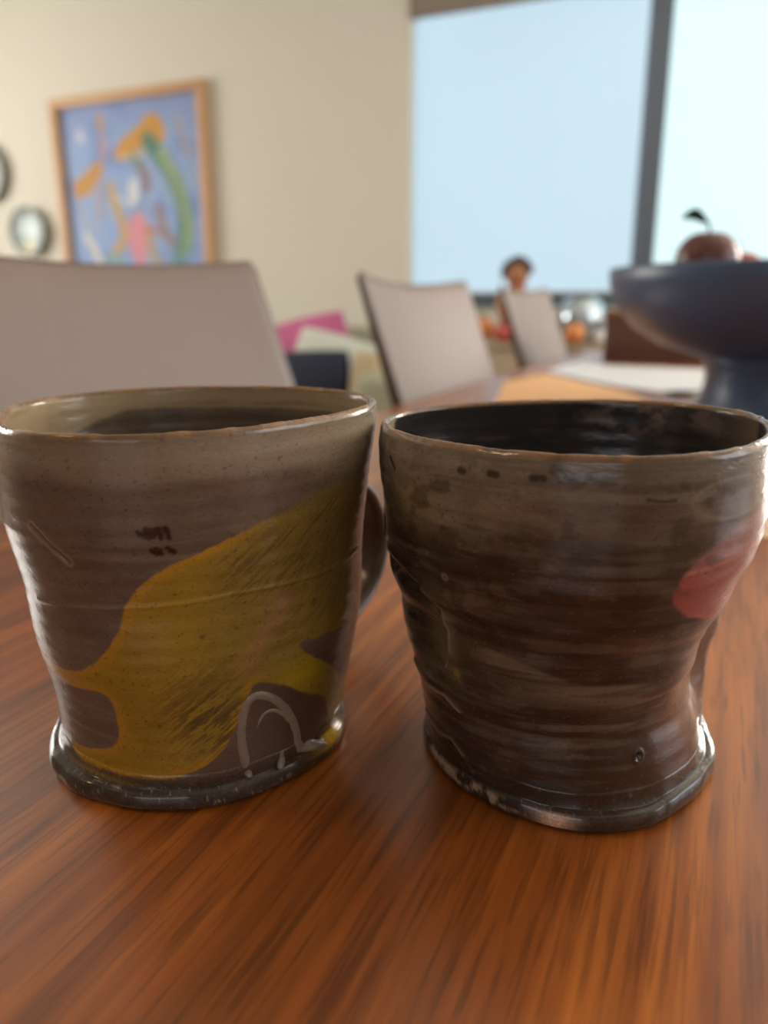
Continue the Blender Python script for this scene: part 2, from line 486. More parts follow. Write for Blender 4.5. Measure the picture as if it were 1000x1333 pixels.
def build_foot(root, mug, rf, off, paint, body_paint, lug=None, NT=720, top=.0066):
    """flared foot flange the body stands on"""
    t = np.linspace(-pi, pi, NT, endpoint=False); d = np.degrees(t)
    wob = (fbm(d / 16 + 40, 0 * d, 5, 2) - .5) * .0014
    Ro = rf(d) + wob
    if lug is not None: Ro = Ro + lug(d)[0]
    zt = top * (1 + .25 * (fbm(d / 24 + 10, 0 * d, 21, 2) - .5))
    if lug is not None: zt = zt + lug(d)[1]
    Rb = mug.R(t, .075 + 0 * t)
    ox, oy = off
    ctr = lambda r: (r * np.cos(t) + ox, r * np.sin(t) + oy)
    rows = []
    def ring(x, y, z): rows.append(np.stack([x, y, z + 0 * t], -1))
    ex, ey = ctr(Ro - .0022)
    Rh = mug.R(t, .105 + 0 * t)
    bx, by = (Rh - .003) * np.cos(t), (Rh - .003) * np.sin(t)
    ring(bx, by, zt + .0036)
    for q in np.linspace(0, 1, 12):
        rb = (Rh + (Rb - Rh) * min(1, q * 2)) + .0001
        k = q ** 1.7
        ring(rb * np.cos(t) * (1 - k) + ex * k, rb * np.sin(t) * (1 - k) + ey * k, zt - .0008 + .0044 * (1 - q) ** 2.3)
    for w in np.linspace(.15, .95, 9):
        a = w * pi
        x, y = ctr(Ro - .0022 + .0022 * np.sin(a) ** .6)
        ring(x, y, .0004 + (zt - .0012) * (.5 + .5 * np.cos(a)))
    x, y = ctr(Ro - .0035); ring(x, y, 0 * t)
    x, y = ctr(Ro * .05); ring(x, y, 0 * t)
    V = np.stack(rows); n = len(rows)
    V0 = V
    frac = np.linspace(0, 1, n)[:, None] + 0 * t[None]
    C = paint(d[None, :] + 0 * frac, frac)
    zf = V0[..., 2] / .0945
    wgt = (1 - sstep(.10, .40, frac))
    C = C * (1 - wgt[..., None]) + body_paint(d[None, :] + 0 * frac, np.maximum(zf, .06)) * wgt[..., None]
    return pyobj('foot', V.reshape(-1, 3), grid_faces(n, NT, True), m_foot, root, col=C.reshape(-1, 3))

AK = 1.6                        # glaze reflectance against the dim look in the photo
def c3(r, g, b, k=None): return np.array(lin(r, g, b, AK if k is None else k)[:3])
LIP = c3(110, 78, 50, 1.5)  # bare brown edge, gold glints of reflected light put into the colour
def mixc(C, col, w): return C * (1 - w[..., None]) + np.asarray(col) * w[..., None]
def mm(d, z): return d * (pi / 180 * 45.), z * 95.   # surface coordinates in millimetres

# ---- left mug: taupe with a yellow brush-stroke
YEL = [(-2.0,.85),(-14.0,.835),(-26.8,.83),(-40.5,.805),(-54.2,.774),(-61.3,.762),(-69.5,.732),(-80.0,.702),(-86.0,.667),(-90.2,.629),(-93.5,.594),(-94.8,.556),(-97.0,.516),(-102.2,.456),(-108.8,.414),(-118.5,.386),(-128.2,.388),(-136,.404),(-150,.42),(-150,.375),(-138,.345),(-126.8,.336),(-111.2,.351),(-104.8,.348),(-102.6,.311),(-102.8,.236),(-107.0,.165),(-121.0,.14),(-136.0,.118),(-131.8,.09),(-120.8,.090),(-108.8,.092),(-93.5,.094),(-84.0,.100),(-74.8,.125),(-68.2,.183),(-64.2,.233),(-60.8,.321),(-59.5,.353),(-54.2,.340),(-48.5,.318),(-40.0,.268),(-26.3,.211),(-20.8,.09),(-6,.06),(2,.2),(-9.5,.18),(-19.5,.258),(-34.0,.346),(-45.8,.429),(-33.0,.419),(-21.8,.409),(-10.0,.404),(4,.41),(8,.7)]
YEL = [mm(*q) for q in smooth_poly(YEL, 2)]

def relief_left(d, z):
    x, y = mm(d, z)
    r = .00004 * np.sin(y * 1.5 + 2 * vnoise(x / 30 + 9, y / 12, 3)) * sstep(0, .2, z)
    r = r + .0007 * (fbm(x / 26 + 50, y / 22 + 50, 11, 2) - .5)
    g = seg_dist(x, y, [mm(-117.3, .782), mm(-112, .745), mm(-106.5, .704)])
    r = r - .0004 * np.exp(-(g / .5) ** 2) + .0001 * np.exp(-((g - 1.1) / .5) ** 2)
    for ln in ([(-128, .569), (-108, .586), (-93, .594), (-66, .604), (-32, .592), (-8, .60)],):
        g = seg_dist(x, y, [mm(*q) for q in ln]); r = r + .00028 * np.exp(-(g / .55) ** 2)
    # shallow dimple under the stroke and a soft vertical facet near the right edge
    r = r - .0008 * np.exp(-(((d + 48) / 9) ** 2 + ((z - .42) / .09) ** 2))
    return r

MUG_L = Mug([.04982,-.00018,-.00107,.00075,-.00184,.00172,.00344,.0958,.00095,9e-05,-.00037,.00018],
            [.0376,.03813,.03866,.03919,.03989,.04105,.04244,.04345,.04409,.04471,.04597,.04729,.04849,.04866,.04892,.0488,.04844],
            [.03985,.04103,.0422,.04333,.04448,.04571,.04683,.04744,.04759,.04768,.04811,.0488,.04945,.04999,.0509,.05164,.05189], relief_left)

STAMP = [[(-87.2,.782),(-86.2,.775),(-85.6,.782)],[(-85.4,.79),(-85.0,.768)],[(-84.4,.787),(-83.9,.77),(-83.2,.788)],[(-82.6,.79),(-82.2,.766)],[(-81.0,.79),(-80.3,.764)],[(-84.6,.738),(-83.4,.731),(-82.6,.738),(-83.6,.742)],[(-83.9,.732),(-82.5,.728)],[(-80.9,.742),(-80.0,.734),(-79.4,.73)]]
def paint_left(d, z):
    x, y = mm(d, z)
    n1 = fbm(x / 14 + 20, y / 7 + 20, 1); n2 = fbm(x / 30 + 5, y / 2.2 + 5, 2); sp = fbm(x / .7 + 11, y / .7, 4, 3)
    C = np.broadcast_to(c3(92, 77, 66), d.shape + (3,)).copy()
    C = mixc(C, c3(80, 64, 54), sstep(.35, .75, n1) * .8)
    C = mixc(C, c3(112, 96, 82), sstep(.5, .85, n2) * .4)
    # pale ash band under the rim, ragged lower edge
    yb = 86 + 5 * (fbm(x / 18 + 3, 0 * x, 6) - .5) - 3 * sstep(-70, -20, d)
    C = mixc(C, c3(122, 106, 88), sstep(yb - 3.5, yb + 2, y) * .75)
    C = mixc(C, c3(92, 76, 62), sstep(92.0, 94.2, y) * .7)
    C = mixc(C, c3(112, 104, 84), sstep(-45, -5, d) * sstep(.6, .85, z) * .6)
    # dark lower ground on the right
    C = mixc(C, c3(70, 54, 46), sstep(-75, -45, d) * (1 - sstep(.3, .5, z)) * .85)
    C = mixc(C, c3(58, 46, 38), (1 - sstep(.07, .12, z)) * .9)
    # yellow stroke
    wx = x + 1.0 * (fbm(x / 5 + 60, y / 5 + 60, 8) - .5); wy = y + 1.2 * (fbm(x / 4 + 90, y / 4, 9) - .5)
    sd = poly_sd(wx, wy, YEL)
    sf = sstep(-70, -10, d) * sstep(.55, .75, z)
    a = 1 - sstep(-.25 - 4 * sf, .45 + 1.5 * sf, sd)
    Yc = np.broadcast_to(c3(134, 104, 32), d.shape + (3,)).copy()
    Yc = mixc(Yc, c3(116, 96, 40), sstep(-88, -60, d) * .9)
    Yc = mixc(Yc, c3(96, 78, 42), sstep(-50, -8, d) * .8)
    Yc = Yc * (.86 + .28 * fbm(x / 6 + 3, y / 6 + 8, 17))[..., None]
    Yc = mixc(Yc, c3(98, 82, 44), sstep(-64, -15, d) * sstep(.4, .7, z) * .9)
    Yc = mixc(Yc, c3(150, 110, 32), sstep(-3.2, -.6, sd) * (1 - sstep(-70, -50, d)))
    Yc = mixc(Yc, c3(150, 128, 26), np.exp(-(((d + 42) / 12) ** 2 + ((z - .325) / .06) ** 2)) * .9)
    Yc = mixc(Yc, c3(136, 98, 62), np.exp(-(seg_dist(x, y, [mm(-48, .55), mm(-57, .47), mm(-62, .40)]) / 2.2) ** 2) * .75)
    # dry-brush scrapes running up to the right
    u = (x * .80 + y * .60); v = (-x * .60 + y * .80)
    st = fbm(u / 9 + 30, v / .8 + 30, 14, 3)
    st2 = fbm(u / 3.2 + 12, v / .55 + 60, 19, 3)
    m1 = np.exp(-(((d + 73) / 13) ** 2 + ((z - .27) / .13) ** 2))
    m1b = np.exp(-(((d + 73) / 7) ** 2 + ((z - .215) / .035) ** 2))
    m2 = np.exp(-(seg_dist(x, y, [mm(-66, .675), mm(-28, .765)]) / 3.4) ** 2)
    Yc = mixc(Yc, c3(78, 60, 32), np.clip(sstep(.50, .66, st) * (m1 * .75 + m1b * .8) + sstep(.46, .62, st) * m2 * .7, 0, .9))
    m3 = np.exp(-(seg_dist(x, y, [mm(-60, .62), mm(-14, .70)]) / 5.5) ** 2) + np.exp(-(((d + 30) / 16) ** 2 + ((z - .52) / .08) ** 2))
    Yc = mixc(Yc, c3(66, 52, 32), np.clip(sstep(.50, .62, st2) * (m1 * .8 + m3 * .45), 0, .8))
    Yc = mixc(Yc, c3(128, 106, 80), np.exp(-(((d + 88) / 22) ** 2 + ((z - .135) / .03) ** 2)) * .5 * sstep(.4, .6, n2))
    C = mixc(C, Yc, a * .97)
    # raised seam line, slightly paler
    g = seg_dist(x, y, [mm(*q) for q in [(-128, .569), (-108, .586), (-93, .594), (-66, .604)]])
    C = mixc(C, C * 1.25, np.exp(-(g / .4) ** 2))
    # gouge
    g = seg_dist(x, y, [mm(-117.3, .782), mm(-112, .745), mm(-106.5, .704)])
    C = mixc(C, c3(82, 62, 50), np.exp(-(g / .35) ** 2) * .7); C = mixc(C, c3(132, 110, 90), np.exp(-((g - .9) / .35) ** 2) * .6)
    # potter's mark: small red-brown dashes and a blot
    for k, s in enumerate(STAMP):
        g = seg_dist(x + .5 * (sp - .5), y + .5 * (sp - .5), [mm(*q) for q in s])
        C = mixc(C, c3(40, 18, 14), (1 - sstep(.3, .8, g)) * .95)
    g = np.hypot(x - mm(-82.3, 0)[0], y - 69.5)
    # specks
    C = mixc(C, c3(60, 42, 34), sstep(.74, .80, sp) * .6)
    C = mixc(C, c3(70, 56, 40), np.exp(-(np.hypot(x - mm(-74, 0)[0], y - .505 * 95) / .6) ** 2) * .8)
    return C
def paint_left_in(d, z):
    x, y = mm(d, z)
    n = fbm(x / 20 + 7, y / 2.5 + 9, 31)
    C = np.broadcast_to(c3(130, 112, 86), d.shape + (3,)).copy()
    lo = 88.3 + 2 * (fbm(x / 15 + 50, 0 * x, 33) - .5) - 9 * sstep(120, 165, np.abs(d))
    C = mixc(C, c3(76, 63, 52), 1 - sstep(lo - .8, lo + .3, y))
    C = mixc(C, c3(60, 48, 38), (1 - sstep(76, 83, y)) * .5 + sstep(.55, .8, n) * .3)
    C = mixc(C, c3(38, 28, 22), np.exp(-(((d - 110) / 4.5) ** 2 + ((y - 87) / .9) ** 2)) * .95)
    return C
ML_POS = (-.054, .2055)
mugL = build_mug('mug', 'left ceramic mug, taupe glaze with a broad yellow brushstroke', cw(*ML_POS), MUG_L, paint_left, paint_left_in, .0024)
def foot_paint_left(d, f):
    x = d * .78; n = fbm(x / 3 + 60, f * 9 + 2, 41); sp = fbm(x / .6 + 5, f * 40 + 3, 44, 3)
    C = np.broadcast_to(c3(54, 44, 37), d.shape + (3,)).copy()
    C = mixc(C, c3(70, 58, 49), sstep(.45, .75, n) * .6)
    C = mixc(C, c3(150, 132, 112), sstep(.70, .78, sp) * .5)
    C = mixc(C, c3(178, 140, 40), np.exp(-((d + 21) / 9) ** 2) * sstep(.2, .4, f) * (1 - sstep(.66, .74, f)) * .9)
    C = mixc(C, c3(170, 130, 50), np.exp(-((d + 118) / 16) ** 2) * (1 - sstep(.25, .4, f)) * .5)
    return C
build_foot(mugL, MUG_L, lambda d: .0421 + .0006 * np.cos(np.radians(3 * d + 30)), (0, -.0003), foot_paint_left, paint_left)

# raised loops of pale slip trailed over the foot
m_slip = mat('pale_slip', lin(124, 110, 98, 1.4), .28, noise=.2, scale=500, bump=.15, bscale=500)
def slip(name, pts, r0, r1, parent, mug):
    p = smooth_poly(pts, 2, closed=False)
    P3 = []; 
    for d, z in p:
        zz = max(z, .075)
        q = mug.P(np.array(rad(d)), np.array(zz), -.72 * r1)
        if z < .075:                      # runs out over the foot flange
            k = (.075 - z) / .05
            q[:2] *= 1 + .09 * min(1, k); q[2] = q[2] + .001 - .003 * k
        P3.append(q)
    n = len(P3); rr = [(r0 + (r1 - r0) * sin(pi * i / (n - 1))) * min(1, .3 + 7 * min(i, n - 1 - i) / n) * (.98 + .04 * random.random()) for i in range(n)]
    V, F = tube_arrays(P3, rr, 10)
    bm = bmesh.new(); vs = [bm.verts.new(v) for v in V]
    for f in F: bm.faces.new([vs[i] for i in f])
    bm.faces.new(vs[:10][::-1]); bm.faces.new(vs[-10:])
    return obj(name, bm, m_slip, parent, autos=False)
slip('slip_loop', [(-60.5,.045),(-62.5,.138),(-63.5,.208),(-62.5,.276),(-60,.316),(-55.2,.308),(-49.2,.266),(-44.5,.208),(-41.2,.15),(-40.2,.103),(-35.2,.065),(-26.8,.028)], .0018, .0017, mugL, MUG_L)
slip('slip_loop', [(-58.4,.175),(-57.5,.228),(-54.8,.256),(-50.5,.248),(-45.8,.203),(-43.2,.15)], .0003, .0008, mugL, MUG_L)
slip('slip_loop', [(-47.2,.11),(-47.8,.095),(-47,.07),(-49.8,.042)], .0008, .0011, mugL, MUG_L)
slip('slip_loop', [(-40.5,.09),(-38,.068),(-33,.05),(-27,.05)], .0008, .0011, mugL, MUG_L)

# strap handle at the back right
m_handle = mat('handle_glaze', lin(74, 60, 52, 1.4), .22, noise=.25, scale=120, bump=.15, bscale=300)
def strap(parent, ang, path, width, thick):
    a = rad(ang); er = np.array([cos(a), sin(a), 0]); et = np.array([-sin(a), cos(a), 0]); ez = np.array([0, 0, 1.])
    pts = smooth_poly(path, 3, closed=False); P2 = np.array(pts); tg = np.gradient(P2, axis=0); tg /= np.linalg.norm(tg, axis=1)[:, None]
    V = []; n = 20
    for i, (r, z) in enumerate(pts):
        nrm = np.array([-tg[i, 1], tg[i, 0]]); nv = er * nrm[0] + ez * nrm[1]
        w = width * (1.12 - .25 * sin(pi * i / (len(pts) - 1)))
        for j in range(n):
            q = 2 * pi * j / n; cx = cos(q); sx = sin(q)
            e = abs(cx) ** .6 * (1 if cx > 0 else -1)
            V.append(er * r + ez * z + et * (w / 2) * e + nv * (thick / 2) * sx)
    bm = bmesh.new(); vs = [bm.verts.new(v) for v in V]
    for f in grid_faces(len(pts), n, True).tolist(): bm.faces.new([vs[i] for i in f])
    bm.faces.new(vs[:n][::-1]); bm.faces.new(vs[-n:])
    return obj('handle', bm, m_handle, parent, autos=False)
strap(mugL, 55, [(.0450,.066),(.060,.0655),(.071,.062),(.080,.054),(.0848,.042),(.0846,.031),(.078,.021),(.066,.0145),(.054,.012),(.0410,.012)], .019, .005)

# ---- right mug: dark brown, waisted, with a pink patch
PINK = [mm(*q) for q in smooth_poly([(-38,.90),(-47.5,.872),(-57,.86),(-64.5,.842),(-68.2,.812),(-72,.784),(-75.8,.744),(-77.8,.712),(-79.0,.672),(-77.5,.642),(-73,.615),(-68.5,.596),(-60,.57),(-45,.56),(-25,.58),(-15,.72),(-20,.85)], 2)]
def relief_right(d, z):
    x, y = mm(d, z)
    r = .00006 * np.sin(y * 1.25 + 3 * vnoise(x / 40 + 9, y / 14, 23)) * sstep(0, .15, z) * (1 - sstep(.9, 1, z))
    r = r + .0009 * (fbm(x / 24 + 51, y / 20 + 52, 25, 2) - .5)
    # folds at the lower left
    for ln, a, w in (([(-153, .60), (-147.5, .56), (-144.5, .50), (-144.5, .42), (-147, .36)], .0011, 1.5), ([(-176, .30), (-162, .275), (-151, .283), (-143.8, .258)], .0008, 1.0), ([(-172, .15), (-158, .135), (-149.5, .15), (-143, .12), (-139, .08)], .0006, .9)):
        g = seg_dist(x, y, [mm(*q) for q in ln]); r = r + a * np.exp(-(g / w) ** 2)
    r = r - .0018 * np.exp(-(((d + 158) / 9) ** 2 + ((z - .44) / .1) ** 2))
    zl = .628 - .045 * sstep(-172, -140, d)
    r = r - .0016 * np.exp(-((z - zl + .035) / .022) ** 2) * (1 - sstep(-150, -128, d)) + .0007 * np.exp(-((z - zl - .02) / .02) ** 2) * (1 - sstep(-146, -120, d))
    # upright pinched ridge behind the right edge
    rr = np.where(d > 150, d - 360, d)
    r = r + np.interp(z, [0, .06, .15, .25, .35, .45, .55, .66], [.004, .0042, .0056, .0088, .0096, .0086, .0034, 0]) * np.exp(-((rr - 7) / 11) ** 2)
    g = np.hypot(x - mm(-75.5, 0)[0], y - .198 * 93)
    r = r - .0008 * np.exp(-(g / .8) ** 2) + .0003 * np.exp(-((g - 1.5) / .5) ** 2)
    return r
MUG_R = Mug([.04959,-.00103,.0028,.0001,.00087,-.00128,.0025,.0926,.00088,-.00019,-6e-05,-.00022],
            [.03783,.03866,.03949,.04046,.04156,.04293,.04465,.04581,.04622,.04886,.04967,.05096,.05095,.05115,.052,.05229,.05135],
            [.03676,.03581,.03486,.03354,.03127,.03121,.0330,.0340,.03655,.04011,.04200,.04506,.04702,.04798,.04799,.04756,.04711], relief_right)
DOTS = [([(-168.5,.93),(-165.5,.905)],.55), ([(-137.6,.942),(-136.4,.940)],.75), ([(-128,.945),(-126,.944)],.75), ([(-116.2,.946),(-113.4,.947)],.75), ([(-108,.952),(-106.2,.950)],.5), ([(-103,.954),(-102.6,.954)],.6), ([(-89.2,.907),(-86,.902),(-82.8,.904)],.35)]
def paint_right(d, z):
    x, y = mm(d, z)
    st = fbm(x / 26 + 20, y / 1.6 + 20, 51); bl = fbm(x / 10 + 40, y / 6 + 3, 53); n3 = fbm(x / 16 + 70, y / 9 + 70, 55); sp = fbm(x / .7 + 11, y / .7, 57, 3)
    C = np.broadcast_to(c3(56, 43, 34), d.shape + (3,)).copy()
    C = mixc(C, c3(42, 29, 22), sstep(.4, .7, n3) * .7)
    # pale slip washes: upper band, paler to the left
    up = sstep(.74 - .10 * (bl - .5), .88, z + .12 * (bl - .5))
    up = up * (1 - .45 * sstep(-110, -80, d)) 
    C = mixc(C, c3(108, 95, 80), up * (.5 + .5 * sstep(.25, .6, st)))
    C = mixc(C, c3(112, 96, 66), np.exp(-(((d + 158) / 14) ** 2 + ((z - .84) / .07) ** 2)) * .8)
    C = mixc(C, c3(112, 94, 76), np.exp(-((z - .865) / .03) ** 2) * np.exp(-((d + 122) / 26) ** 2) * .6)
    C = mixc(C, c3(88, 80, 70), np.exp(-(((d + 86) / 9) ** 2 + ((z - .78) / .08) ** 2)) * .6 * sstep(.3, .6, st))
    C = mixc(C, c3(56, 40, 31), np.exp(-(((d + 100) / 22) ** 2 + ((z - .86) / .05) ** 2)) * .55 * sstep(.35, .6, bl))
    C = mixc(C, c3(78, 65, 54), sstep(.50, .68, st) * (z < .8) * .45)
    C = mixc(C, c3(40, 25, 17), sstep(.52, .7, fbm(x / 34 + 9, y / 2.0 + 44, 58)) * .6 * sstep(.36, .45, z) * (1 - sstep(.72, .8, z)))
    pt_ = fbm(x / 7 + 33, y / 5 + 71, 59)
    C = mixc(C, c3(84, 72, 60), sstep(.52, .66, pt_) * .5 * sstep(.3, .6, st)); C = mixc(C, c3(36, 26, 20), sstep(.55, .7, 1 - pt_) * .5 * sstep(.3, .45, z))
    # swoosh of pale slip round the waist, sharp upper edge
    yc = 45.5 - 6.5 * sstep(-132, -95, d) - 1.2 * sstep(-95, -70, d)
    up2 = sstep(yc - 9, yc - 1, y) * (1 - sstep(yc + .2, yc + 1.4, y)) * sstep(-136, -128, d) * (1 - sstep(-84, -66, d))
    C = mixc(C, c3(96, 82, 66), up2 * (.35 + .65 * sstep(.35, .6, st)) * .85)
    C = mixc(C, c3(88, 74, 60), np.exp(-(((d + 88) / 26) ** 2 + ((z - .32) / .06) ** 2)) * sstep(.38, .6, st) * .9)
    # mossy patches on the lower left
    C = mixc(C, c3(92, 80, 56), np.exp(-(((d + 150) / 9) ** 2 + ((z - .47) / .14) ** 2)) * sstep(.35, .6, bl) * .9)
    C = mixc(C, c3(34, 24, 17), np.exp(-(((d + 158) / 6) ** 2 + ((z - .60) / .05) ** 2)) * .8)  # shade of the oval recess put into the colour
    C = mixc(C, c3(128, 110, 50), np.exp(-(((d + 142.8) / 1.5) ** 2 + ((z - .375) / .02) ** 2)) * .7)
    for ln, k in (([(-153, .60), (-147.5, .56), (-144.5, .50), (-144.5, .44)], .6), ([(-176, .30), (-162, .275), (-151, .283), (-143.8, .258)], .8), ([(-172, .15), (-158, .135), (-149.5, .15), (-143, .12)], .6)):
        g = seg_dist(x, y, [mm(*q) for q in ln]); C = mixc(C, c3(140, 116, 92), np.exp(-(g / .5) ** 2) * k)  # highlights on the fold crests put into the colour
    # rusty lower right
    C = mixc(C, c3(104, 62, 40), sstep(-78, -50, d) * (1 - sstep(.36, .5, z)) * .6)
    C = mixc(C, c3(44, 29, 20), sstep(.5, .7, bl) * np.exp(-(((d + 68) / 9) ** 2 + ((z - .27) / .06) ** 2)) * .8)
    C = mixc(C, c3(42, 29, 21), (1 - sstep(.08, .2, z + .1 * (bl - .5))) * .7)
    # pink patch
    sd = poly_sd(x + 1.6 * (bl - .5), y + 1.4 * (fbm(x / 4 + 5, y / 4 + 8, 61) - .5), PINK)
    Pk = np.broadcast_to(c3(134, 68, 62), d.shape + (3,)).copy()
    Pk = mixc(Pk, c3(116, 86, 74), sstep(.68, .84, z) * .95)
    Pk = mixc(Pk, c3(70, 46, 40), sstep(.42, .55, fbm(x / 2.2 + 31, y / 3 + 12, 63)) * np.exp(-(seg_dist(x, y, [mm(-76, .70), mm(-70, .745)]) / 2.6) ** 2) * .9)
    Pk = mixc(Pk, c3(172, 112, 98), np.exp(-((y - 70 - .12 * (x + 55)) / .6) ** 2) * .5)
    C = mixc(C, Pk, (1 - sstep(-.3 - 3 * sstep(.72, .85, z), .8, sd)) * .95)
    # faint oval ring near the rim
    e = np.hypot((d + 65) / 13, (z - .895) / .045)
    C = mixc(C, c3(112, 98, 82), np.exp(-((e - 1) / .10) ** 2) * .45)
    for s, w in DOTS:
        g = seg_dist(x, y, [mm(*q) for q in s]); C = mixc(C, c3(40, 26, 20), (1 - sstep(w * .6, w * 1.5, g)) * .85)
    g = np.hypot(x - mm(-75.5, 0)[0], y - .198 * 95); C = mixc(C, c3(24, 16, 12), np.exp(-(g / .7) ** 2) * .9)
    g = np.hypot(x - mm(-143, 0)[0], y - .66 * 95); C = mixc(C, c3(120, 108, 92), np.exp(-((g - .7) / .35) ** 2) * .6)
    C = mixc(C, c3(120, 104, 88), sstep(.78, .84, sp) * .3); C = mixc(C, c3(30, 20, 15), (1 - sstep(.18, .24, sp)) * .5)
    C = mixc(C, c3(74, 60, 50), sstep(93, 95, y) * .6)
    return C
def paint_right_in(d, z):
    x, y = mm(d, z)
    n = fbm(x / 22 + 7, y / 1.5 + 9, 71); b = fbm(x / 8 + 3, y / 5 + 1, 73)
    C = np.broadcast_to(c3(38, 35, 34), d.shape + (3,)).copy()
    C = mixc(C, c3(70, 56, 48), sstep(.62, .75, n) * .6)
    dd = np.where(d < 0, d + 360, d)
    C = mixc(C, c3(150, 132, 100), (1 - sstep(-1, 1.5, np.abs(dd - 177) - 14 - 8 * (b - .5) + .9 * (90 - y))) * .9)
    C = mixc(C, c3(104, 86, 76), sstep(.45, .62, b) * np.exp(-((dd - 52) / 24) ** 2) * sstep(82, 88, y) * .8)
    C = mixc(C, c3(96, 80, 66), np.exp(-((dd - 5) / 16) ** 2) * sstep(80, 86, y) * .7)
    return C
MR_POS = (.0512, .1955)
mugR = build_mug('mug', 'right ceramic mug, dark brown waisted body with a pink patch', cw(*MR_POS), MUG_R, paint_right, paint_right_in, .0023)
def foot_paint_right(d, f):
    x = d * .72; n = fbm(x / 3 + 60, f * 9 + 2, 81); sp = fbm(x / .6 + 5, f * 40 + 3, 84, 3)
    C = np.broadcast_to(c3(46, 35, 28), d.shape + (3,)).copy()
    C = mixc(C, c3(62, 51, 43), sstep(.45, .75, n) * .6)
    C = mixc(C, c3(186, 150, 130), np.exp(-(((d + 106) / 6) ** 2)) * sstep(.56, .66, f) * (1 - sstep(.84, .92, f)) * .95)
    C = mixc(C, c3(150, 124, 104), sstep(-178, -165, d) * (1 - sstep(-125, -112, d)) * sstep(.58, .66, f) * (1 - sstep(.74, .8, f)) * sstep(.4, .55, n) * .8)
    C = mixc(C, c3(120, 110, 100), sstep(.72, .8, sp) * .4)
    return C
def lug(d):
    g = np.exp(-((d - 14) / 13) ** 2)
    return .0028 * g, .0028 * g
build_foot(mugR, MUG_R, lambda d: .0393 + .0007 * np.cos(np.radians(4 * d + 20)), (0, -.0005), foot_paint_right, paint_right, lug)

# ------------------------------------------------------------------ dining chairs along the left edge
m_leather = mat('taupe_leather', lin(122, 104, 96), .5, spec=.4, noise=.06, scale=14, bump=.12, bscale=260)
m_edge = mat('shaded_chair_side', lin(98, 82, 72), .5, noise=.08, scale=20)
m_leg = mat('chair_leg_wood', lin(70, 52, 42), .4, noise=.1)

def chair_back(W, z0, z1, thick, lean, parent):
    """padded back: leans away from the table, bowed across, front face toward +X"""
    ny, nz = 33, 24
    def pt(u, v, s):
        z = z0 + (z1 - z0) * v - .012 * (1 - (2 * u - 1) ** 2) * v
        y = (u - .5) * W * (1 - .03 * (1 - v))
        bow = -.030 * (1 - (2 * u - 1) ** 2)
        th = .040 - .031 * v
        x = -lean * (z - z0) + bow * (.4 + .6 * v) + (.014 if s > 0 else .014 - th)
        return (x, y, z)
    V = []; e = .010
    us = np.linspace(0, 1, ny); vs = np.linspace(0, 1, nz)
    bm = bmesh.new(); g = {}
    for s in (1, -1):
        for i, v in enumerate(vs):
            for j, u in enumerate(us): g[s, i, j] = bm.verts.new(pt(u, v, s))
    for s in (1, -1):
        for i in range(nz - 1):
            for j in range(ny - 1):
                bm.faces.new([g[s, i, j], g[s, i, j + 1], g[s, i + 1, j + 1], g[s, i + 1, j]])
    per = [(0, j) for j in range(ny)] + [(i, ny - 1) for i in range(1, nz)] + [(nz - 1, j) for j in range(ny - 2, -1, -1)] + [(i, 0) for i in range(nz - 2, 0, -1)]
    es = []
    for k in range(len(per)):
        a, b = per[k], per[(k + 1) % len(per)]
        bm.faces.new([g[1, *a], g[1, *b], g[-1, *b], g[-1, *a]])
    bm.edges.ensure_lookup_table()
    bmesh.ops.recalc_face_normals(bm, faces=bm.faces[:])
    es = [ed for ed in bm.edges if len(ed.link_faces) == 2 and ed.calc_face_angle(0) > rad(50)]
    bmesh.ops.bevel(bm, geom=es, offset=.007, segments=3, affect='EDGES', profile=.5)
    return obj('backrest', bm, m_leather, parent, autos=False)

def make_chair(label, loc):
    t = thing('dining_chair', label, 'chair', loc, 0, group='leather dining chairs along the left of the table')
    W = .46
    chair_back(W, .40, .918, .030, .36, t)
    # side strips along the back's two upright edges, shade put into their colour
    for sy in (-1, 1):
        pts = []
        for v in np.linspace(0.02, .985, 12):
            z = .40 + .518 * v
            pts.append((-.36 * (z - .40), sy * (W / 2 * (1 - .03 * (1 - v)) + .0015), z, v))
        bm = bmesh.new()
        rings = []
        for p in pts:
            rings.append([bm.verts.new((p[0] + dx, p[1] + dy * sy, p[2])) for dx, dy in ((.0125 - .037 + .0285 * p[3], -.002), (.0125 - .037 + .0285 * p[3], .002), (.0115, .002), (.0115, -.002))])
        for a, b in zip(rings[:-1], rings[1:]):
            for k in range(4): bm.faces.new([a[k], a[(k + 1) % 4], b[(k + 1) % 4], b[k]])
        bm.faces.new(rings[0]); bm.faces.new(rings[-1][::-1])
        obj('side_shade_strip', bm, m_edge, t, smooth=False)
    newbox('seat', (-.005, .44, -W / 2, W / 2, .405, .475), m_leather, t, bev=.022, seg=4)
    newbox('seat_frame', (.0, .42, -W / 2 + .02, W / 2 - .02, .37, .405), m_leg, t, bev=.004)
    for lx in (.025, .395):
        for sy in (-1, 1):
            y = sy * (W / 2 - .045)
            bm = bmesh.new(); box(bm, lx - .02, lx + .02, y - .02, y + .02, 0, .372, bev=.003)
            for v in bm.verts:
                k = .65 + .35 * v.co.z / .372
                v.co.x = lx + (v.co.x - lx) * k; v.co.y = y + (v.co.y - y) * k
            obj('leg', bm, m_leg, t)
    return t
CX = -.302
c0 = make_chair('nearest dining chair, wide taupe leather back behind the left mug', (CX, .495, 0))
copy_thing(c0, (CX, 1.22, 0), 0, 'middle dining chair of three, grey leather back between the mugs')
copy_thing(c0, (CX, 1.925, 0), 0, 'farthest dining chair, pale grey back nearest to the window')

